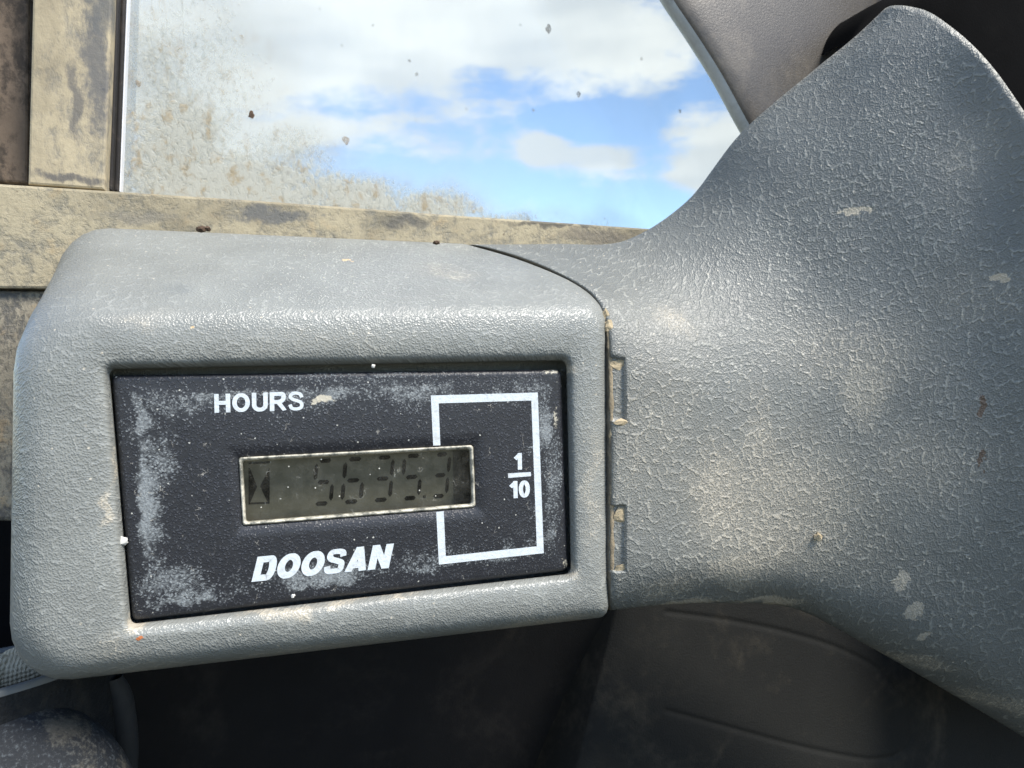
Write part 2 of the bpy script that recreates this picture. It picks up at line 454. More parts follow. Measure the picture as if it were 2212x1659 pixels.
cv = cr(GW, rowsub)
cv = np.swapaxes(cr(np.swapaxes(cv, 0, 1), colsub), 0, 1)
# moulded rectangular catches along the seam: the first few columns sit back between two heights
zA0, zA1 = P(1340, 772, 3)[2], P(1340, 910, 3)[2]; zB0, zB1 = P(1340, 1094, 3)[2], P(1340, 1238, 3)[2]
def insert_rows(g, z):
    """add a pair of rows 0.25 mm either side of height z on the front face"""
    zc = g[:, 0, 2]
    for i in range(len(g)-1):
        if g[i, 0, 1] < 2 and zc[i] >= z > zc[i+1]:
            t = (zc[i]-z)/(zc[i]-zc[i+1]); dt = .12/(zc[i]-zc[i+1])
            a = g[i]+(g[i+1]-g[i])*max(.01, t-dt); b = g[i]+(g[i+1]-g[i])*min(.99, t+dt)
            return np.concatenate([g[:i+1], a[None], b[None], g[i+1:]])
    return g
for z in (zA0, zA1, zB0, zB1): cv = insert_rows(cv, z)
def insert_col(g, j, t):
    a = g[:, j]+(g[:, j+1]-g[:, j])*t
    return np.concatenate([g[:, :j+1], a[:, None], g[:, j+1:]], axis=1)
cv = insert_col(cv, 3, .45); cv = insert_col(cv, 4, .3)   # crisp inner edge of the catches (columns 4 and 5)
for i in range(len(cv)):
    z = cv[i, 0, 2]
    inA = zA1-1e-6 < z-.02 and z+.02 < zA0; inB = zB1 < z-.02 and z+.02 < zB0
    if cv[i, 0, 1] < 2 and (inA or inB):
        cv[i, 0:4, 1] += .85; cv[i, 4, 1] += .78
# rounded lip and wall dropping into the seam, and a returned edge at the far rim
lip = []
for j, (dx, dn) in enumerate(((-.55, 9.0), (-.55, 1.3), (-.38, .35))):
    lip.append(cv[:, 0] + np.array([dx, dn, 0]))
rim = [cv[:, -1] + np.array([.5, .8, -.3]), cv[:, -1] + np.array([.8, 3.0, -2.2]), cv[:, -1] + np.array([1.0, 6.0, -5.0])]
cv = np.concatenate([np.array(lip).swapaxes(0, 1), cv, np.array(rim).swapaxes(0, 1)], axis=1)
cov_f = grid_faces(cv.shape[0], cv.shape[1])
COV = bvh(cv.reshape(-1, 3), cov_f)
cov_mat = mat_plastic('cover plastic', 2.25, .85, .34,
    dust=[(hp(COV, 1400, 960), (20, 22, 34), .40), (hp(COV, 1680, 1110), (34, 28, 30), .56), (hp(COV, 1850, 760), (24, 28, 14), .46), (hp(COV, 1640, 960), (7, 20, 20), .5), (hp(COV, 1560, 1060), (18, 24, 20), .60), (hp(COV, 1600, 1230), (14, 22, 10), .62), (hp(COV, 1870, 830), (8, 20, 18), .58), (hp(COV, 2000, 1000), (20, 26, 14), .40), (hp(COV, 1450, 1270), (14, 20, 5), .5), (hp(COV, 1480, 1300), (16, 12, 2.4), .8), (hp(COV, 1650, 1298), (13, 14, 2.6), .85),
          (hp(COV, 1380, 1000), (4, 12, 22), .45), (hp(COV, 1460, 700), (7, 12, 5), .5), (hp(COV, 2100, 330), (8, 16, 14), .45), (hp(COV, 2100, 640), (14, 20, 10), .38),
          (hp(COV, 2160, 1520), (16, 20, 6), .55), (hp(COV, 1950, 1420), (14, 20, 3.5), .55)],
    spots=[(hp(COV, 1948, 1255), (2.2, 6, 4.2), (.36, .33, .27), .50), (hp(COV, 1975, 1320), (2.2, 6, 4.4), (.36, .33, .27), .52), (hp(COV, 1995, 1375), (1.6, 6, 2.6), (.36, .33, .27), .55), (hp(COV, 1850, 455), (5.5, 8, 1.5), (.46, .40, .30), .62),
           (hp(COV, 2122, 880), (.9, 8, 4.6), (.12, .085, .06), .62), (hp(COV, 2122, 990), (.8, 8, 5), (.12, .085, .06), .7), (hp(COV, 2160, 600), (2, 6, 1.6), (.45, .38, .28), .6)],
    ridge_light=.46, rough=.40, base=(.152, .156, .143), linecol=(.40, .395, .345), ky=.2, kx=-.7, bump=.46)
cover = make('column_cover', cv.reshape(-1, 3), cov_f, cov_mat)
M_seamwall = mat_plain('dirty seam wall', (.15, .135, .108), .85, .45, .35, .6, 1.5, (.40, .33, .22), .2, .75)
cover.data.materials.append(M_seamwall)
_nc = cv.shape[1]-1
cover.data.polygons.foreach_set('material_index', [1 if i % _nc < 2 else 0 for i in range(len(cover.data.polygons))])
tag(cover, 'large flared grey plastic cover with leather grain beside the meter housing', 'cover')

# ------------------------------------------------------------------ hour meter
M_face, N = mat('meter face')
p = N.mm(); x, y, z = N.sxyz(p)
ax = N.math('ABSOLUTE', x); az = N.math('ABSOLUTE', z)
ed = N.math('MINIMUM', N.sub(36.0, ax), N.sub(18.7, az))
g1 = N.vor(N.warp(p, 1.8, .7), 2.3, 'F1'); g2 = N.noise(p, 2.4, 4, .6)
grain = N.add(N.mul(N.step(g1, .1, .6, 1.0, 0.0), .7), N.mul(g2, .6))
q = N.warp(p, .13, 5, 3)
inset = N.mul(N.step(N.add(ed, N.mul(N.sub(N.noise(p, .4, 3), .5), 3.0)), 1.2, 3.0), N.step(N.add(ed, N.mul(N.sub(N.noise(p, .16, 5, .65), .5), 16)), 2.5, 9.5, 1.0, 0.0))
patch = N.step(N.noise(q, .075, 3), .38, .62)
hz = N.mul(inset, N.add(.42, N.mul(patch, .62)))
def fb(px, py, rx, rz, a): 
    c = P(px, py, 0); return N.mul(N.blob(q, c, (rx, 5, rz)), a)
hz = N.mx(hz, fb(365, 1262, 9.5, 5.0, .8), fb(400, 855, 13, 4, .55), fb(285, 920, 5, 8, .45), fb(320, 1130, 3, 8, .3), fb(1195, 1040, 4, 18, .7), fb(760, 815, 34, 2.6, .55), fb(1090, 1170, 9, 3, .4), fb(800, 830, 18, 3, .5), fb(700, 1260, 20, 3.5, .32), fb(590, 900, 6, 3, .4))
k = N.step(N.add(hz, N.mul(N.sub(grain, .55), .55), N.mul(N.sub(N.noise(N.vec('MULTIPLY', N.warp(p, .5, 2.5), (.7, 1, 1.5)), 2.6, 4, .75), .5), 1.7)), .34, 1.10)
k = N.mul(k, N.step(hz, .03, .25))
col = N.mix(N.noise(p, .5, 4), (.013, .0135, .0165), (.026, .027, .031))
col = N.mix(N.mul(N.step(grain, .68, 1.12), .34), col, (.15, .155, .17))
col = N.mix(N.mul(k, .60), col, (.36, .385, .385))
# tan dirt at the rim's corners, white flecks
tn = N.mx(fb(1205, 900, 2.6, 7, .62), fb(1215, 1225, 2.4, 3, .7), fb(1200, 800, 5, 1.6, .7), fb(700, 862, 4.4, .9, 1.0), fb(720, 890, 3, 3, .42), fb(620, 935, 4, 3, .45))
kt = N.mul(N.step(N.add(tn, N.mul(N.sub(N.noise(p, 1.3, 5, .7), .5), 1.5)), .62, .82), N.step(tn, .02, .15))
col = N.mix(kt, col, (.46, .42, .33))
v1 = N.vor(N.warp(p, 1.5, .5), .95, 'F1'); vc = N.sxyz(N.vor(N.warp(p, 1.5, .5), .95, 'F1', out=1))[0]
col = N.mix(N.mul(N.step(v1, .06, .17, 1.0, 0.0), N.step(vc, .84, .87)), col, (.50, .49, .44))
v2 = N.vor(N.warp(p, .7, 2.2, 3), .36, 'DISTANCE_TO_EDGE'); 
fib = N.mul(N.step(v2, .0, .016, 1.0, 0.0), N.step(N.noise(p, .3, 3), .60, .66))
col = N.mix(N.mul(fib, .7), col, (.45, .42, .36))
N.out(N.pbr(col, N.add(.42, N.mul(k, .3)), N.bump(grain, .42, .14), .45))

M_rim, N = mat('worn display rim')
p = N.mm()
c_ = N.mix(N.step(N.noise(p, .5, 6, .75), .36, .60), (.11, .11, .09), (.54, .50, .40))
N.out(N.pbr(c_, .55, N.bump(N.noise(p, 2, 4), .5, .2), .5))
M_lcd = mat_plain('lcd', (.105, .099, .077), .35, .12, .15, .05, 1.0, None, .3)
M_lcdband = mat_plain('lcd reflection', (.022, .021, .019), .4, .1)
M_seg = mat_plain('lcd segment', (.013, .0125, .011), .9, .1, spec=.05)
M_lens, N = mat('scratched lens')
p = N.mm()
v1 = N.vor(p, .75, 'F1'); vc = N.sxyz(N.vor(p, .75, 'F1', out=1))[0]
fl = N.mul(N.step(v1, .05, .12, 1.0, 0.0), N.step(vc, .60, .63))
v2 = N.vor(N.warp(p, .9, 2.6, 3), .33, 'DISTANCE_TO_EDGE')
fl = N.mx(fl, N.mul(N.step(v2, .0, .012, 1.0, 0.0), N.step(N.noise(p, .35, 3), .60, .66), .6))
film = N.mul(N.step(N.noise(p, .35, 6, .75), .35, .75), .045)
dst = N.node('ShaderNodeBsdfDiffuse', {'Color': (.6, .58, .5, 1)})
tr = N.node('ShaderNodeBsdfTransparent', {'Color': (.92, .92, .88, 1)})
gl = N.node('ShaderNodeBsdfGlossy', {'Color': (1, 1, 1, 1), 'Roughness': .16})
fr = N.node('ShaderNodeFresnel', {'IOR': 1.45})
s1 = N.node('ShaderNodeMixShader', {0: N.mul(fr, .55), 1: tr, 2: gl})
N.out(N.node('ShaderNodeMixShader', {0: N.mx(fl, film), 1: s1, 2: dst}))

FQ = [(240.2, 809.6), (1213.2, 796.7), (1227.8, 1233.0), (285.1, 1341.9)]
FQ = grow(FQ, -1.5)
meter = empty('hour_meter', P(760, 1290, -4), 'black rectangular hour meter with small digital display and white lettering', 'hour meter')
def Z1(x, y, s, ox, oy): return ((x/s+ox)/1.15732, (y/s+oy)/1.15732)
ZL = lambda x, y: Z1(x, y, 3.3515, 560, 1080)
LQ = [ZL(120, 212), ZL(2088, 108), ZL(2108, 630), ZL(156, 786)]
LQi = grow(LQ, -7)
fr_rings = [ring(FQ, 12, -8), ring(FQ, 12, -1.0), ring(grow(FQ, -2), 12, -.35), ring(grow(FQ, -6), 12, -.05), ring(grow(FQ, -12), 12, 0),
            ring(grow(LQ, 30), 10, 0), ring(grow(LQ, 2), 7, 0), ring(grow(LQ, .6), 7, -.12), ring(grow(LQ, .4), 7, -5.5)]
fv = np.array(fr_rings)
make('faceplate', fv.reshape(-1, 3), grid_faces(len(fv), fv.shape[1], True), M_face, meter)
disp = None
rm = cr([ring(LQ, 7, -5), ring(LQ, 7, -.25), ring(grow(LQ, -1.6), 7, .22), ring(grow(LQ, -4), 7, .25), ring(grow(LQ, -8), 6, -.2), ring(grow(LQ, -9), 6, -4.6)], [2, 3, 3, 3, 3])
disp = make('display_frame', rm.reshape(-1, 3), grid_faces(len(rm), rm.shape[1], True), M_rim, meter)
lc = [P(x_, y_, -4.2) for x_, y_ in rq(grow(LQ, -5), 6)]
lcd = make('display_screen', lc + [q_+np.array([0, .5, 0]) for q_ in lc], [tuple(range(len(lc)))] + [(i, (i+1) % len(lc), len(lc)+(i+1) % len(lc), len(lc)+i) for i in range(len(lc))], M_lcd, meter, smooth=False)
ln = [P(x_, y_, -.35) for x_, y_ in rq(grow(LQ, -5), 6)]
make('display_lens', ln, [tuple(range(len(ln)))], M_lens, meter, smooth=False)
NS = -4.12
def quad_pt(q_, u, v):
    q_ = [np.array(a, float) for a in q_]
    return (q_[0]*(1-u)+q_[1]*u)*(1-v)+(q_[3]*(1-u)+q_[2]*u)*v
SEG = {'a': (.18, 0, .82, 0), 'g': (.18, .5, .82, .5), 'd': (.18, 1, .82, 1), 'f': (0, .09, 0, .41), 'b': (1, .09, 1, .41), 'e': (0, .59, 0, .91), 'c': (1, .59, 1, .91)}
NUM = {'5': 'afgcd', '6': 'afgecd', '3': 'abgcd'}
def digit(ch, q_):
    vs, fs = [], []
    q_ = [ZL(*a) for a in q_]
    for s in NUM[ch]:
        u0, v0, u1, v1 = SEG[s]; hu, hv = .105, .05
        if v0 == v1: pts = [(u0-.02, v0), (u0+.09, v0-hv), (u1-.09, v0-hv), (u1+.02, v0), (u1-.09, v0+hv), (u0+.09, v0+hv)]
        else: pts = [(u0, v0-.035), (u0+hu, v0+.03), (u0+hu, v1-.03), (u0, v1+.035), (u0-hu, v1-.03), (u0-hu, v0+.03)]
        b0 = len(vs)
        for (u, v) in pts: 
            a = quad_pt(q_, u*.86+.07, v*.93+.035); vs.append(P(a[0], a[1], NS))
        fs.append(tuple(range(b0, b0+6)))
    return sub(lcd, make('digit', vs, fs, M_seg, meter, smooth=False))
for ch, q_ in (('5', [(770,232),(935,222),(905,608),(728,618)]), ('6', [(1010,220),(1190,208),(1155,592),(975,602)]), ('3', [(1262,205),(1432,195),(1400,575),(1225,588)]),
               ('5', [(1505,192),(1672,182),(1640,562),(1475,572)]), ('3', [(1752,180),(1905,170),(1872,545),(1722,555)])):
    digit(ch, q_)
def flat(name, px, n, m, parent_part=None, zf=ZL):
    o = make(name, [P(*zf(*a), n) for a in px], [tuple(range(len(px)))], m, meter, smooth=False)
    if parent_part is not None: sub(parent_part, o)
    return o
flat('decimal_point', [(1668,532),(1690,531),(1688,553),(1666,554)], NS, M_seg, lcd)
hg_v = [ZL(*a) for a in [(206,255),(382,246),(382,262),(206,271), (382,300),(382,602),(372,602),(302,455), (206,300),(216,300),(278,458),(214,606),(206,606), (206,592),(382,586),(382,600),(206,606)]]
o = make('hourglass_symbol', [P(a[0], a[1], NS+(.004*(i > 3))) for i, a in enumerate(hg_v)], [(0,1,2,3), (4,5,6,7), (8,9,10,11,12), (13,14,15,16)], M_seg, meter, smooth=False); sub(lcd, o)
flat('reflection_strip', [(1915,130),(2075,122),(2085,615),(1925,640)], NS-.02, M_lcdband, lcd)  # dark reflection on the screen's right side, drawn as a darker strip

# lettering: the built-in font, thickened, each word fitted to its printed place
def ell(cx, cy, rx, ry, a0=0, a1=360, n=28):
    return [(cx+rx*math.cos(math.radians(a0+(a1-a0)*i/n)), cy+ry*math.sin(math.radians(a0+(a1-a0)*i/n))) for i in range(n+1)]
def glyph(ch, w_):
    """capital letters as strokes in a box 1 high; returns (width, [strokes])"""
    e = w_/2
    def sp(pts): return [tuple(a) for a in cr(np.array([(*a, 0) for a in pts], float), 5)[:, :2]]
    if ch == 'H': return .74, [[(e, 0), (e, 1)], [(.74-e, 0), (.74-e, 1)], [(e, .52), (.74-e, .52)]]
    if ch == 'O': return .82, [ell(.41, .5, .41-e, .5-e*.92)]
    if ch == 'U': return .74, [[(e, 1), (e, .36)] + ell(.37, .36, .37-e, .36-e*.9, 180, 360, 14)[1:] + [(.74-e, 1)]]
    if ch == 'R': return .78, [[(e, 0), (e, 1)], sp([(e*.5, 1-e*.9), (.44, 1-e*.9), (.60, .88), (.64, .72), (.58, .56), (.44, .49), (e*.5, .49)]), [(.37, .5), (.69, 0)]]
    if ch == 'S': 
        k = e*.92
        return .70, [sp([(.70-e, .68), (.55, .84), (.36, 1-k), (.15, .87), (e, .72), (.19, .60), (.38, .52), (.57, .42), (.70-e, .28), (.56, .14), (.35, k), (.14, .14), (e*.8, .32)])]
    if ch == 'D': return .78, [[(e, 0), (e, 1)], sp([(e*.5, 1-e*.9), (.34, 1-e*.9), (.55, .86), (.78-e, .5), (.55, .14), (.34, e*.9), (e*.5, e*.9)])]
    if ch == 'A': return .80, [[(e*1.05, -.02), (.40, 1.02)], [(.80-e*1.05, -.02), (.40, 1.02)], [(.24, .27), (.56, .27)]]
    if ch == 'N': return .76, [[(e, 0), (e, 1)], [(.76-e, 0), (.76-e, 1)], [(e, 1.0), (.76-e, 0)]]
    if ch == '1': return .42, [[(.42-e, 0), (.42-e, 1)], [(.42-e, .90), (.06, .66)]]
    if ch == '0': return .58, [ell(.29, .5, .29-e, .5-e*.9)]
def word(name, txt, q_, zf, wt=.2, gap=.08):
    vs, fs, x0, k = [], [], 0.0, 0
    for ch in txt:
        wd, strokes = glyph(ch, wt*(.80 if ch == 'S' else 1))
        for st_ in strokes:
            b0 = len(vs); m_ = len(st_); closed = np.hypot(st_[0][0]-st_[-1][0], st_[0][1]-st_[-1][1]) < 1e-6
            wt_ = wt*(.80 if ch == 'S' else 1)
            for i, (x_, y_) in enumerate(st_):
                a = np.array(st_[i-1] if i else (st_[-2] if closed else st_[0])); c = np.array(st_[i+1] if i < m_-1 else (st_[1] if closed else st_[-1]))
                d_ = (c-a)/max(np.linalg.norm(c-a), 1e-6); nn = np.array((-d_[1], d_[0]))*wt_/2
                for sg in (1, -1):
                    vs.append((x0+x_+sg*nn[0], min(1, max(0, y_+sg*nn[1])), k))
            fs += [(b0+2*i, b0+2*i+1, b0+2*i+3, b0+2*i+2) for i in range(m_-1)]
            k += 1
        x0 += wd+gap
    q_ = [zf(*a) for a in q_]; tot = x0-gap
    wv_ = []
    for x_, y_, kk in vs:
        a = quad_pt(q_, x_/tot, 1-y_); wv_.append(P(a[0], a[1], .05+.004*(kk % 4)))
    return make(name, wv_, fs, M_print, meter, smooth=False)
ZH = lambda x, y: Z1(x, y, 3.687, 240, 880)
ZD = lambda x, y: Z1(x, y, 4.424, 560, 1320)
ZB = lambda x, y: Z1(x, y, 3.319, 1040, 940)
word('hours_lettering', 'HOURS', [(1088,388),(1914,362),(1914,537),(1093,560)], ZH, .21, .09)
word('maker_lettering', 'DOOSAN', [(372,318),(1880,170),(1822,442),(303,597)], ZD, .27, .05)
word('numerator', '1', [(812,642),(878,638),(880,776),(814,780)], ZB, .22)
word('denominator', '10', [(774,874),(944,864),(946,1006),(778,1016)], ZB, .22, .06)
flat('fraction_bar', [(763,808),(953,797),(954,831),(765,846)], .045, M_print, None, ZB)
br = [(143,577),(123,162),(1010,137),(1060,1470),(190,1565),(168,1128), (202,575),(188,227),(957,203),(1002,1413),(247,1495),(230,1122)]
make('bracket_line', [P(*ZB(*a), .045) for a in br], [(i, i+1, i+7, i+6) for i in range(5)], M_print, meter, smooth=False)

# ------------------------------------------------------------------ window: dirty frame, seals, pane
frame = empty('window_frame', P(130, 620, -40), 'steel window frame caked in tan dust behind the grey housing', 'window frame')
M_post = mat_dirty('dusty post', (.17, .16, .135), (.45, .375, .245), (1.35, 1, .65), .66, .13, .5, soft=.2,
                   stain=[(P(150, 385, -36), (11, 9, 1.4), (.07, .07, .075)), (P(208, 150, -36), (4.2, 9, 21), (.085, .09, .10)), (P(215, 20, -36), (5, 9, 8), (.12, .12, .115)), (P(162, 225, -36), (1.8, 9, 12), (.11, .105, .10))])
M_rail = mat_dirty('dusty rail', (.16, .15, .12), (.40, .34, .225), (1.0, 1, 1.0), .60, .16, .8, ochre=.3, soft=.2,
                   stain=[(P(590, 465, -34), (14, 9, 2.6), (.09, .095, .10)), (P(880, 478, -34), (10, 9, 2.2), (.10, .095, .085)), (P(1290, 510, -34), (16, 9, 3.2), (.16, .14, .11)), (P(300, 470, -34), (12, 9, 2), (.2, .18, .14)), (P(1200, 482, -34), (22, 9, 1.1), (.075, .07, .06))])
M_lower = mat_dirty('scuffed lower panel', (.10, .095, .085), (.34, .30, .225), (1.3, 1, .7), .52, .2, .9, ochre=.5)
M_recess = mat_dirty('brown recess', (.05, .038, .028), (.20, .145, .10), (1, 1, .7), .55, .12, .4)
M_seal = mat_plain('glazing rubber', (.014, .012, .011), .6, .3, .5, .2, 2.0, (.12, .09, .07), .3, .3)
M_bead = mat_plain('seal edge', (.72, .72, .74), .35, .15, .4, .1, 2.0, None, .5)
def part(name, poly, n0, n1, m, bev=.5, parent=frame):
    v_, f_ = slab(poly, n0, n1, bev); return make(name, v_, f_, m, parent, smooth=False)
part('outer_channel', [(-120,-420),(66,-420),(60,396),(-120,388)], -44, -52, M_recess, .5)
part('post', [(70,-420),(240,-420),(242,0),(226,410),(60,398),(70,0)], -36, -56, M_post, .45)
s1_ = part('glazing_seal', [(246,-420),(259,-420),(258,0),(243,412),(229,411),(245,0)], -40, -56, M_seal, .4)
s2_ = part('glazing_seal', [(262,-420),(273,-420),(271,0),(256,414),(245,413),(261,0)], -42, -56, M_seal, .3)
part('seal_edge', [(274,-420),(278,-420),(276.5,0),(260,414),(257,414),(273,0)], -43, -56, M_bead, .15)
part('bottom_rail', [(-120,386),(0,397),(250,413),(600,436),(1000,466),(1362,491),(1700,515),(1700,640),(-120,622)], -34.5, -60, M_rail, .5)
part('lower_panel', [(-120,624),(260,630),(260,1128),(20,1128),(-120,1122)], -36, -58, M_lower, 1.0)

M_glass, N = mat('dusty glass')
p = N.mm(); NG = -46
def gb(px, py, rx, rz, a): return N.mul(N.blob(N.warp(p, .06, 14, 3), P(px, py, NG), (rx, 20, rz)), a)
dirt = N.mx(gb(500, 425, 40, 20, 1.0), gb(390, 320, 22, 28, .88), gb(330, 170, 12, 30, .62), gb(430, 130, 24, 34, .50), gb(600, 330, 26, 16, .55), gb(1250, 470, 30, 6, .35), gb(760, 425, 30, 9.5, .92), gb(960, 445, 24, 8, .85), gb(1100, 470, 16, 6, .7))
q = N.vec('MULTIPLY', N.warp(p, .35, 2.5, 3), (1.25, 1, .8))
st1 = N.noise(q, .85, 5, .68, .5); st2 = N.vor(q, .75, 'F1')
blot = N.add(N.mul(N.sub(st1, .5), 1.5), N.mul(N.sub(.45, st2), .35))
dm = N.mul(N.step(N.add(dirt, blot), .42, 1.0), N.step(dirt, .02, .3))
film = N.mul(dirt, .42)
hazy = N.mul(N.step(N.noise(N.vec('MULTIPLY', p, (1.0, 1, .5)), .03, 4, .6), .3, .75), .10)
cover_ = N.math('MINIMUM', N.add(N.mul(dm, .62), film, hazy, .05), .93)
# dried specks and a smear down the edge of the pane
v1 = N.vor(N.warp(p, .8, .8), .14, 'F1'); vc = N.sxyz(N.vor(N.warp(p, .8, .8), .14, 'F1', out=1))
ring_ = N.mul(N.step(v1, .03, .10, 1.0, 0.0), N.step(vc[0], .55, .6), N.add(.25, N.mul(vc[1], .5)))
v3 = N.vor(N.warp(p, .8, .8), .4, 'F1'); vd = N.sxyz(N.vor(N.warp(p, .8, .8), .4, 'F1', out=1))[0]
ring_ = N.mx(ring_, N.mul(N.step(v3, .04, .12, 1.0, 0.0), N.step(vd, .72, .75), .4, N.add(.25, dirt)))
sm = N.mul(N.step(N.noise(N.vec('MULTIPLY', p, (1.0, 1, .06)), .9, 4, .6), .5, .75), gb(350, 40, 16, 36, .9))
sm2 = N.mul(gb(430, 330, 60, 150, .2), 1.0)
cover_ = N.mx(cover_, ring_, sm)
tone = N.mix(N.step(N.noise(q, .35, 4, .6), .5, .68), (.58, .57, .50), (.47, .39, .27))
tone = N.mix(N.mul(N.step(cover_, .0, .35, 1.0, 0.0), 1.0), tone, (.72, .73, .72))
tone = N.mix(ring_, tone, (.30, .26, .20))
df = N.node('ShaderNodeBsdfDiffuse', {'Color': tone, 'Normal': N.bump(N.add(dm, st1), .5, .3)})
tl = N.node('ShaderNodeBsdfTranslucent', {'Color': tone})
dd = N.node('ShaderNodeMixShader', {0: .42, 1: df, 2: tl})
tr = N.node('ShaderNodeBsdfTransparent', {'Color': (.95, .97, .96, 1)})
gl = N.node('ShaderNodeBsdfGlossy', {'Roughness': .02})
fr = N.node('ShaderNodeFresnel', {'IOR': 1.45})
s1 = N.node('ShaderNodeMixShader', {0: N.mul(fr, .6), 1: tr, 2: gl})
N.out(N.node('ShaderNodeMixShader', {0: cover_, 1: s1, 2: dd}))
gv, gf = slab([(258,-420),(1900,-420),(1900,560),(248,440)], NG, NG-4)
pane = make('window_pane', gv, gf, M_glass, None, smooth=False)
tag(pane, 'clear window pane with mud spatter dried along its lower corner', 'window pane')

# ------------------------------------------------------------------ trim behind the cover, upper right
M_trim = mat_plain('dusty trim', (.040, .034, .027), .42, .45, .07, .22, 2.4, (.13, .108, .08), .45, .6)
edge = [(1120,-640), (1290,-280), (1380,-90), (1425,0), (1478,80), (1535,170), (1600,288), (1690,430), (1800,580)]
TR = []
for i, (x_, y_) in enumerate(edge):
    t = max(0, i-2)/(len(edge)-3); nn = -24+4*t
    row = [P(x_+26, y_+10, nn-12), P(x_+4, y_, nn-5), P(x_, y_, nn-2.0), P(x_+12, y_-5, nn+.2), P(x_+34, y_-14, nn+1.6), P(x_+150, y_-66, nn-.5), P(x_+290, y_-135, nn-4), P(x_+430, y_-205, nn-11), P(x_+600, y_-290, nn-24)]
    TR.append(row)
tv = cr(np.array(TR), 5); tv = np.swapaxes(cr(np.swapaxes(tv, 0, 1), 5), 0, 1)
trim = empty('pillar_trim', tv[-1, 12], 'dusty brown grey pillar trim with an edge coloured as lit behind the flared cover', 'trim')
M_trimedge = mat_plain('lit trim edge', (.42, .43, .42), .4, .2, .25, .35, 2.0, (.16, .14, .11), .5, .45)  # window light on the rolled edge, put into a paler colour
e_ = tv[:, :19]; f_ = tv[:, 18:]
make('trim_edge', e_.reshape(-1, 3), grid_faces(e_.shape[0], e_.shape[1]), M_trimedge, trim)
make('trim_face', f_.reshape(-1, 3), grid_faces(f_.shape[0], f_.shape[1]), M_trim, trim)
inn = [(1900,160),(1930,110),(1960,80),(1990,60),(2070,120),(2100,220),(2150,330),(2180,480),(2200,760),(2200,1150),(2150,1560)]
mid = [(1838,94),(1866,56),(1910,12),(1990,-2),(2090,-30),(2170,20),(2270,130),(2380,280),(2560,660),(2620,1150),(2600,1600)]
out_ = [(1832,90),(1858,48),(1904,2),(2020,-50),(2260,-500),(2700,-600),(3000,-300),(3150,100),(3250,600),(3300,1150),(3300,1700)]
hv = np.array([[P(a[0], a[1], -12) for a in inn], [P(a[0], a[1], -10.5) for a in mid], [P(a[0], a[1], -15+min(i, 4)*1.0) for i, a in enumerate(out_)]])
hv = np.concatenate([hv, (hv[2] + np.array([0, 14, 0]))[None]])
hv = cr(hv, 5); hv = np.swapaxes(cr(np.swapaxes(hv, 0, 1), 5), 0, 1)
ho = make('shadow_panel', hv.reshape(-1, 3), grid_faces(hv.shape[0], hv.shape[1]), M_black)  # black sheet; its crescent round the cover's tip stands in for shadow
tag(ho, 'black plastic panel beyond the rim of the flared cover, its crescent drawn as shadow', 'panel')

# ------------------------------------------------------------------ below: console with a moulded oval, dark hollow, cup with cloth
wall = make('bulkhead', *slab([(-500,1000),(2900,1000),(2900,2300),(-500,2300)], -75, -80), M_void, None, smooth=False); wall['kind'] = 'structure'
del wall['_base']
def cpt(px, py):  # console surface: leans away towards its top
    n0 = -36 - (1659-py)*.02
    return P(px, py, n0)
oval = [(1440,1322),(1560,1338),(1700,1366),(1820,1404),(1910,1455),(1960,1520),(1972,1585),(1945,1628),(1890,1640),(1820,1632),(1700,1606),(1560,1568),(1440,1535)]
ov = cr(np.array([(*a, 0) for a in oval], float), 40)[:, :2]
NXc, NYc = 260, 130
cvs = []
for j in range(NYc+1):
    for i in range(NXc+1):
        v_ = j/NYc; py = 1270+v_*520
        xl = 1335-(py-1330)*.25
        u = i/NXc; px = xl+(2560-xl)*u
        c = cpt(px, py)
        d_ = np.min(np.hypot(ov[:, 0]-px, ov[:, 1]-py))
        inside = 0
        c = c + np.array([0, .42*math.exp(-(d_/5.0)**2), 0])
        if u < .03: c = c + np.array([0, 2.2*(1-u/.03)**2, 0])
        cvs.append(c)
cf = grid_faces(NYc+1, NXc+1)
edge_i = [j*(NXc+1) for j in range(NYc+1)]
b0 = len(cvs)
for k_ in edge_i: cvs.append(cvs[k_]+np.array([.4, 25, 0]))
for j in range(NYc): cf.append((edge_i[j], edge_i[j+1], b0+j+1, b0+j))
con = make('console_panel', cvs, cf, M_console)
tag(con, 'dark grey console panel with a moulded oval groove under the flared cover', 'console')
# back of the hollow between cup and console
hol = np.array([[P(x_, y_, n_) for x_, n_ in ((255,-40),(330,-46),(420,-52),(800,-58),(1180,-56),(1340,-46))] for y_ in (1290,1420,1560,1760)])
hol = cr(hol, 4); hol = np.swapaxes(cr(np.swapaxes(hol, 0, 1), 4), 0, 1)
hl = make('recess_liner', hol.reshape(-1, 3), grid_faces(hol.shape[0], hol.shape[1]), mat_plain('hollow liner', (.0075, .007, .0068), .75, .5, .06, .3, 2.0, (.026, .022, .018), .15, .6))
tag(hl, 'black recessed liner in the dark hollow under the meter housing', 'liner')

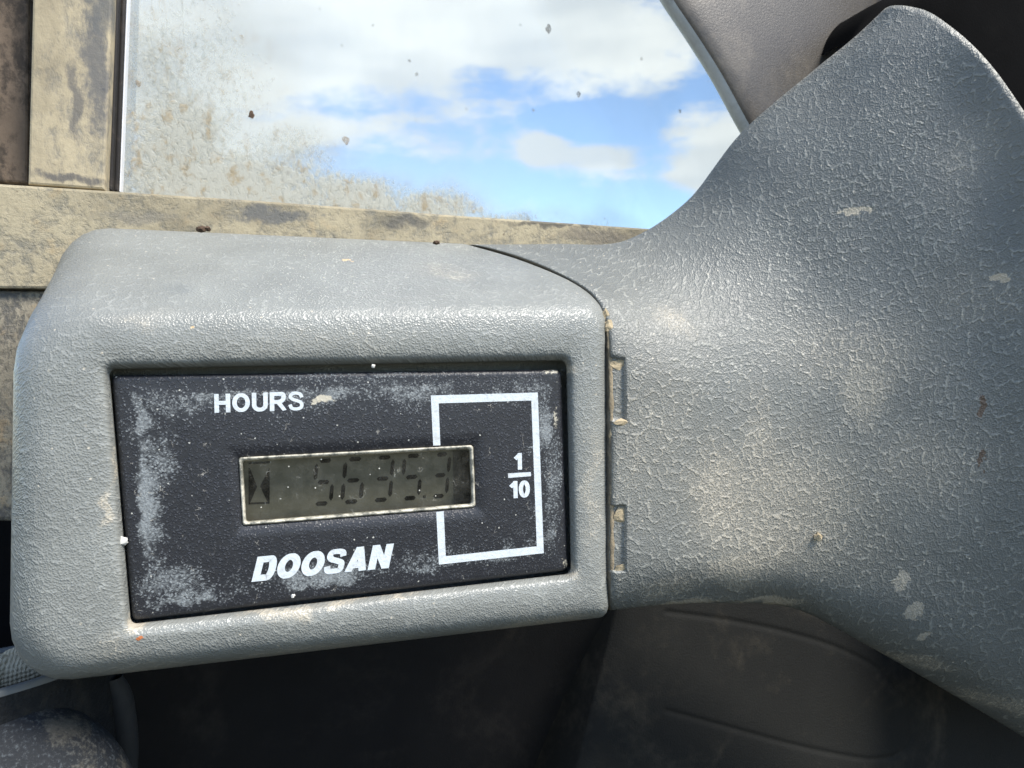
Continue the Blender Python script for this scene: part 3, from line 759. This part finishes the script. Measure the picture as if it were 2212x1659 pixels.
M_cup = mat_plain('worn cup plastic', (.009, .010, .011), .65, .4, .35, .9, 1.6, (.035, .032, .026), .2, .6)
M_cuprim = mat_plain('worn rim', (.11, .115, .11), .55, .2, .4, .3, 1.5, (.12, .12, .115), .4, .5)
cc_ = P(-60, 1456, -30)
cup = empty('cup_holder', cc_ + np.array([0, 0, -45]), 'dark worn plastic cup holder with a pale rubbed rim under the housing', 'cup holder')
RC = 23.0
def lathe(prof, segs=72, wob=0.0):
    vs = []
    for r_, z_ in prof:
        for i in range(segs):
            a = 2*math.pi*i/segs
            rr = r_*(1+wob*math.sin(3*a+z_*.1))
            vs.append(cc_+np.array([rr*math.cos(a), rr*math.sin(a), z_ + .05*rr*math.cos(a) - .2*rr*math.sin(a)]))
    return vs, grid_faces(len(prof), segs, True)
v_, f_ = lathe([(RC-2.0, -45), (RC-2.0, -1.2), (RC-1.9, -.8)][::-1] + [(RC-2.0, -46)])
v_, f_ = lathe([(RC-1.9, -.3), (RC-2.2, -6), (RC-2.6, -25), (RC-3, -46), (RC-1, -48), (RC+1.5, -44), (RC+1.4, -28), (RC+.9, -14), (RC+.3, -5), (RC-.05, -.6)], wob=.004)
make('cup_wall', v_, f_, M_cup, cup)
v_, f_ = lathe([(RC-2.0, -.5), (RC-1.8, .1), (RC-1.2, .35), (RC-.5, .3), (RC-.05, -.1), (RC+.05, -.8)], wob=.004)
make('cup_rim', v_, f_, M_cuprim, cup)
# raised pocket on the cup's front
bv = []
cb = P(-62, 1812, -14)
for i in range(25):
    for j in range(40):
        th = math.pi*i/24; ph = 2*math.pi*j/40
        bv.append(cb+np.array([24.2*math.sin(th)*math.cos(ph), 13*math.sin(th)*math.sin(ph), 23.0*math.cos(th)]))
M_cupface, N = mat('rough cup face')
p = N.mm()
gn = N.noise(p, 1.6, 5, .75); g0 = N.noise(p, .12, 4, .6)
cl_ = N.mix(N.step(gn, .50, .72), (.012, .014, .017), (.075, .085, .092))
cl_ = N.mix(N.mul(N.step(N.add(g0, N.mul(N.sub(gn, .5), .4)), .52, .68), .7), cl_, (.095, .085, .065))
N.out(N.pbr(cl_, .6, N.bump(gn, .8, .3), .3))
make('cup_pocket', bv, grid_faces(25, 40, True), M_cupface, cup)

# ribbed boot beside the cup
bx = [(250,1462,20),(268,1500,24),(276,1550,26),(280,1610,27),(278,1680,27),(270,1760,26)]
bvs = []
for (x_, y_, r_) in bx:
    c = P(x_-r_*.4, y_, -26)
    for i in range(24):
        a = 2*math.pi*i/24
        bvs.append(c+np.array([r_*.085*math.cos(a), r_*.085*math.sin(a), 0]))
bv2 = cr(np.array(bvs).reshape(len(bx), 24, 3), 4)
bo = make('rubber_sleeve', bv2.reshape(-1, 3), grid_faces(bv2.shape[0], 24, True), M_rubber)
tag(bo, 'black rubber sleeve standing between the cup holder and the dark hollow', 'sleeve')

M_cloth, N = mat('knit cloth')
p = N.mm()
wv = N.mul(N.add(N.math('SINE', N.mul(N.sxyz(p)[0], 10.5)), N.math('SINE', N.mul(N.sxyz(p)[2], 8.5))), .25)
cl_ = N.mix(N.noise(p, .4, 5, .65), (.40, .33, .21), (.70, .61, .43))
cl_ = N.mix(N.step(wv, .1, .45, 0.0, .22), cl_, (.13, .12, .10))
N.out(N.pbr(cl_, .95, N.bump(N.add(wv, N.noise(p, 1.2, 4, .7)), .8, .4), .1))
cloth = empty('work_glove', P(40, 1500, -34), 'pale grey knitted work glove stuffed in the dark cup holder', 'glove')
def finger(name, pts, rad, seed):
    """a stuffed, creased finger of cloth along a bent line"""
    pts = cr(np.array(pts), 6); vs = []
    for i, c in enumerate(pts):
        t = i/(len(pts)-1); k_ = math.sqrt(max(0, 1-max(0, (t-.72)/.28)**2))
        for j in range(28):
            a = 2*math.pi*j/28
            w_ = 1+.16*mnoise.noise(Vector((math.cos(a)*1.3+seed, math.sin(a)*1.3, t*3.5)))
            rr = rad*w_*max(k_, .02)
            vs.append(c+np.array([rr*math.cos(a), rr*.8*math.sin(a), .18*rr*math.sin(2*a)]))
    return make(name, vs, grid_faces(len(pts), 28, True)+[tuple(range((len(pts)-1)*28, len(pts)*28))], M_cloth, cloth)
finger('finger', [P(20,1640,-34), P(22,1540,-34), P(24,1470,-33), P(26,1416,-32)], 5.2, 1.0)
finger('finger', [P(104,1640,-36), P(104,1540,-36), P(100,1470,-35), P(92,1404,-34)], 4.6, 4.0)
finger('finger', [P(-45,1640,-32), P(-50,1540,-32), P(-48,1470,-31), P(-40,1424,-30)], 5.4, 9.0)
finger('finger', [P(60,1600,-44), P(58,1500,-44), P(52,1440,-43), P(50,1392,-42)], 5.0, 6.0)

# ------------------------------------------------------------------ dirt: clods in the seam, chips and grit
def clod(name, c, r, seed, m, label, cat, group=None, squash=(1, 1, 1)):
    bm = bmesh.new(); bmesh.ops.create_icosphere(bm, subdivisions=2, radius=1)
    vs = []
    for v in bm.verts:
        d_ = 1+.55*mnoise.noise(v.co*1.3+Vector((seed*3.1, seed, 0)))+.35*mnoise.noise(v.co*3.1+Vector((seed, 0, seed*1.7)))
        vs.append(np.array(c)+np.array(v.co[:])*np.array(r)*d_*np.array(squash))
    fs = [tuple(v.index for v in f.verts) for f in bm.faces]; bm.free()
    o = make(name, vs, fs, m, None, smooth=False); tag(o, label, cat, group); return o
def on(tree, px, py, lift): 
    c, n_ = hit(tree, px, py); return c+n_*lift
clod('paint_chip', P(262, 1168, .4), (.85, .45, .7), 3, M_chip, 'pale paint chip wedged in the gap at the meter edge', 'paint chip')
clod('pebble', on(COV, 1765, 1158, .3), (.85, .7, .75), 5, M_dirt, 'small tan pebble stuck on the flared grey cover', 'pebble')
M_packed = mat_plain('packed seam dust', (.27, .22, .15), .95, .5, .35, .8, 1.4, (.10, .085, .06), .1, .8)
sp_ = cr(np.array([P(x_, y_, n_) for x_, y_, n_ in ((1268,624,-6.5), (1297,664,-3), (1312,704,-.2), (1318,770,1.0), (1321,900,1.4), (1322,1100,1.4), (1322,1240,1.0), (1320,1305,-2.0))]), 14)
pv = []
for i, c in enumerate(sp_):
    rr = .42*(1+.7*mnoise.noise(Vector((i*.33, 2.0, 0)))+.4*mnoise.noise(Vector((i*1.1, 7.0, 0))))
    if i in (0, len(sp_)-1): rr *= .1
    for j in range(8):
        a = 2*math.pi*j/8; pv.append(c+np.array([rr*math.cos(a), .5*rr*math.sin(a), 0]))
pd = make('packed_dust', pv, grid_faces(len(sp_), 8, True), M_packed)
tag(pd, 'brown dust packed along the seam between the meter housing and the flared cover', 'packed dust')
SEAM = [(1340,787,2.0,1.7,'tan dirt clod under the top edge of the upper seam notch'), (1342,910,2.0,1.0,'tan dirt clod at the bottom corner of the upper seam notch'),
        (1346,1114,2.4,2.6,'tan dirt clod under the top edge of the lower seam notch'), (1346,1228,2.2,1.8,'tan dirt clod at the bottom corner of the lower seam notch'),
        (1313,706,.9,2.2,'tan dirt clod in the seam just below its bend'), (1306,681,.8,1.7,'tan dirt clod in the bend of the seam above the notches'), (1318,908,.7,1.4,'narrow tan dirt plug in the seam gap beside the upper notch')]
SEAM[-1] = (1317, 940, .45, 1.6, SEAM[-1][4])
for i, (x_, y_, a, b, lb) in enumerate(SEAM):
    clod('dirt_clod', on(COV, x_, y_, -.25), (a*.85, .55, b*.62), 10+i, M_dirt, lb, 'dirt clod', 'dirt clods in the seam')
for i, (x_, y_, lb) in enumerate([(436,491,'larger of two dark crumbs touching on the back edge of the grey housing'), (448,489,'smaller of two dark crumbs touching on the back edge of the grey housing'), (942,519,'single dark crumb on the housing edge near the start of the seam')]):
    r_ = (.75, .5, .55)[i]
    clod('grit_crumb', on(POD, x_, y_+5, .2), (r_, r_, r_*.7), 30+i, M_bug, lb, 'crumb', 'crumbs on the housing edge')
for i, (x_, y_, lb) in enumerate([(806,791,'pale sand grain on the lip above the meter'), (633,1287,'pale sand grain on the lip under the white maker lettering')]):
    clod('sand_grain', P(x_, y_, .9), (.3, .3, .3), 40+i, M_chip, lb, 'sand grain', 'sand grains on the lip')
for i, (x_, y_, s_, lb) in enumerate([(543,248,.75,'dark brown round spot on the window pane above the mud spatter'), (747,303,.9,'brown seed shaped spot on the window pane at the edge of blue sky'),
        (298,180,.6,'small grit speck on the window pane beside the black glazing seal'), (1185,62,1.0,'pale slanted flake dried on the window pane over white cloud'), (1250,204,.7,'faint round splash spot on the window pane above the small cloud')]):
    clod('dried_spot', P(x_, y_, NG+.15), (s_*.75, .12, s_), 50+i, M_bug if i == 0 else M_spot, lb, 'splash spot', 'splash spots on the pane')

for o in list(bpy.data.objects):
    if '_base' in o: del o['_base']
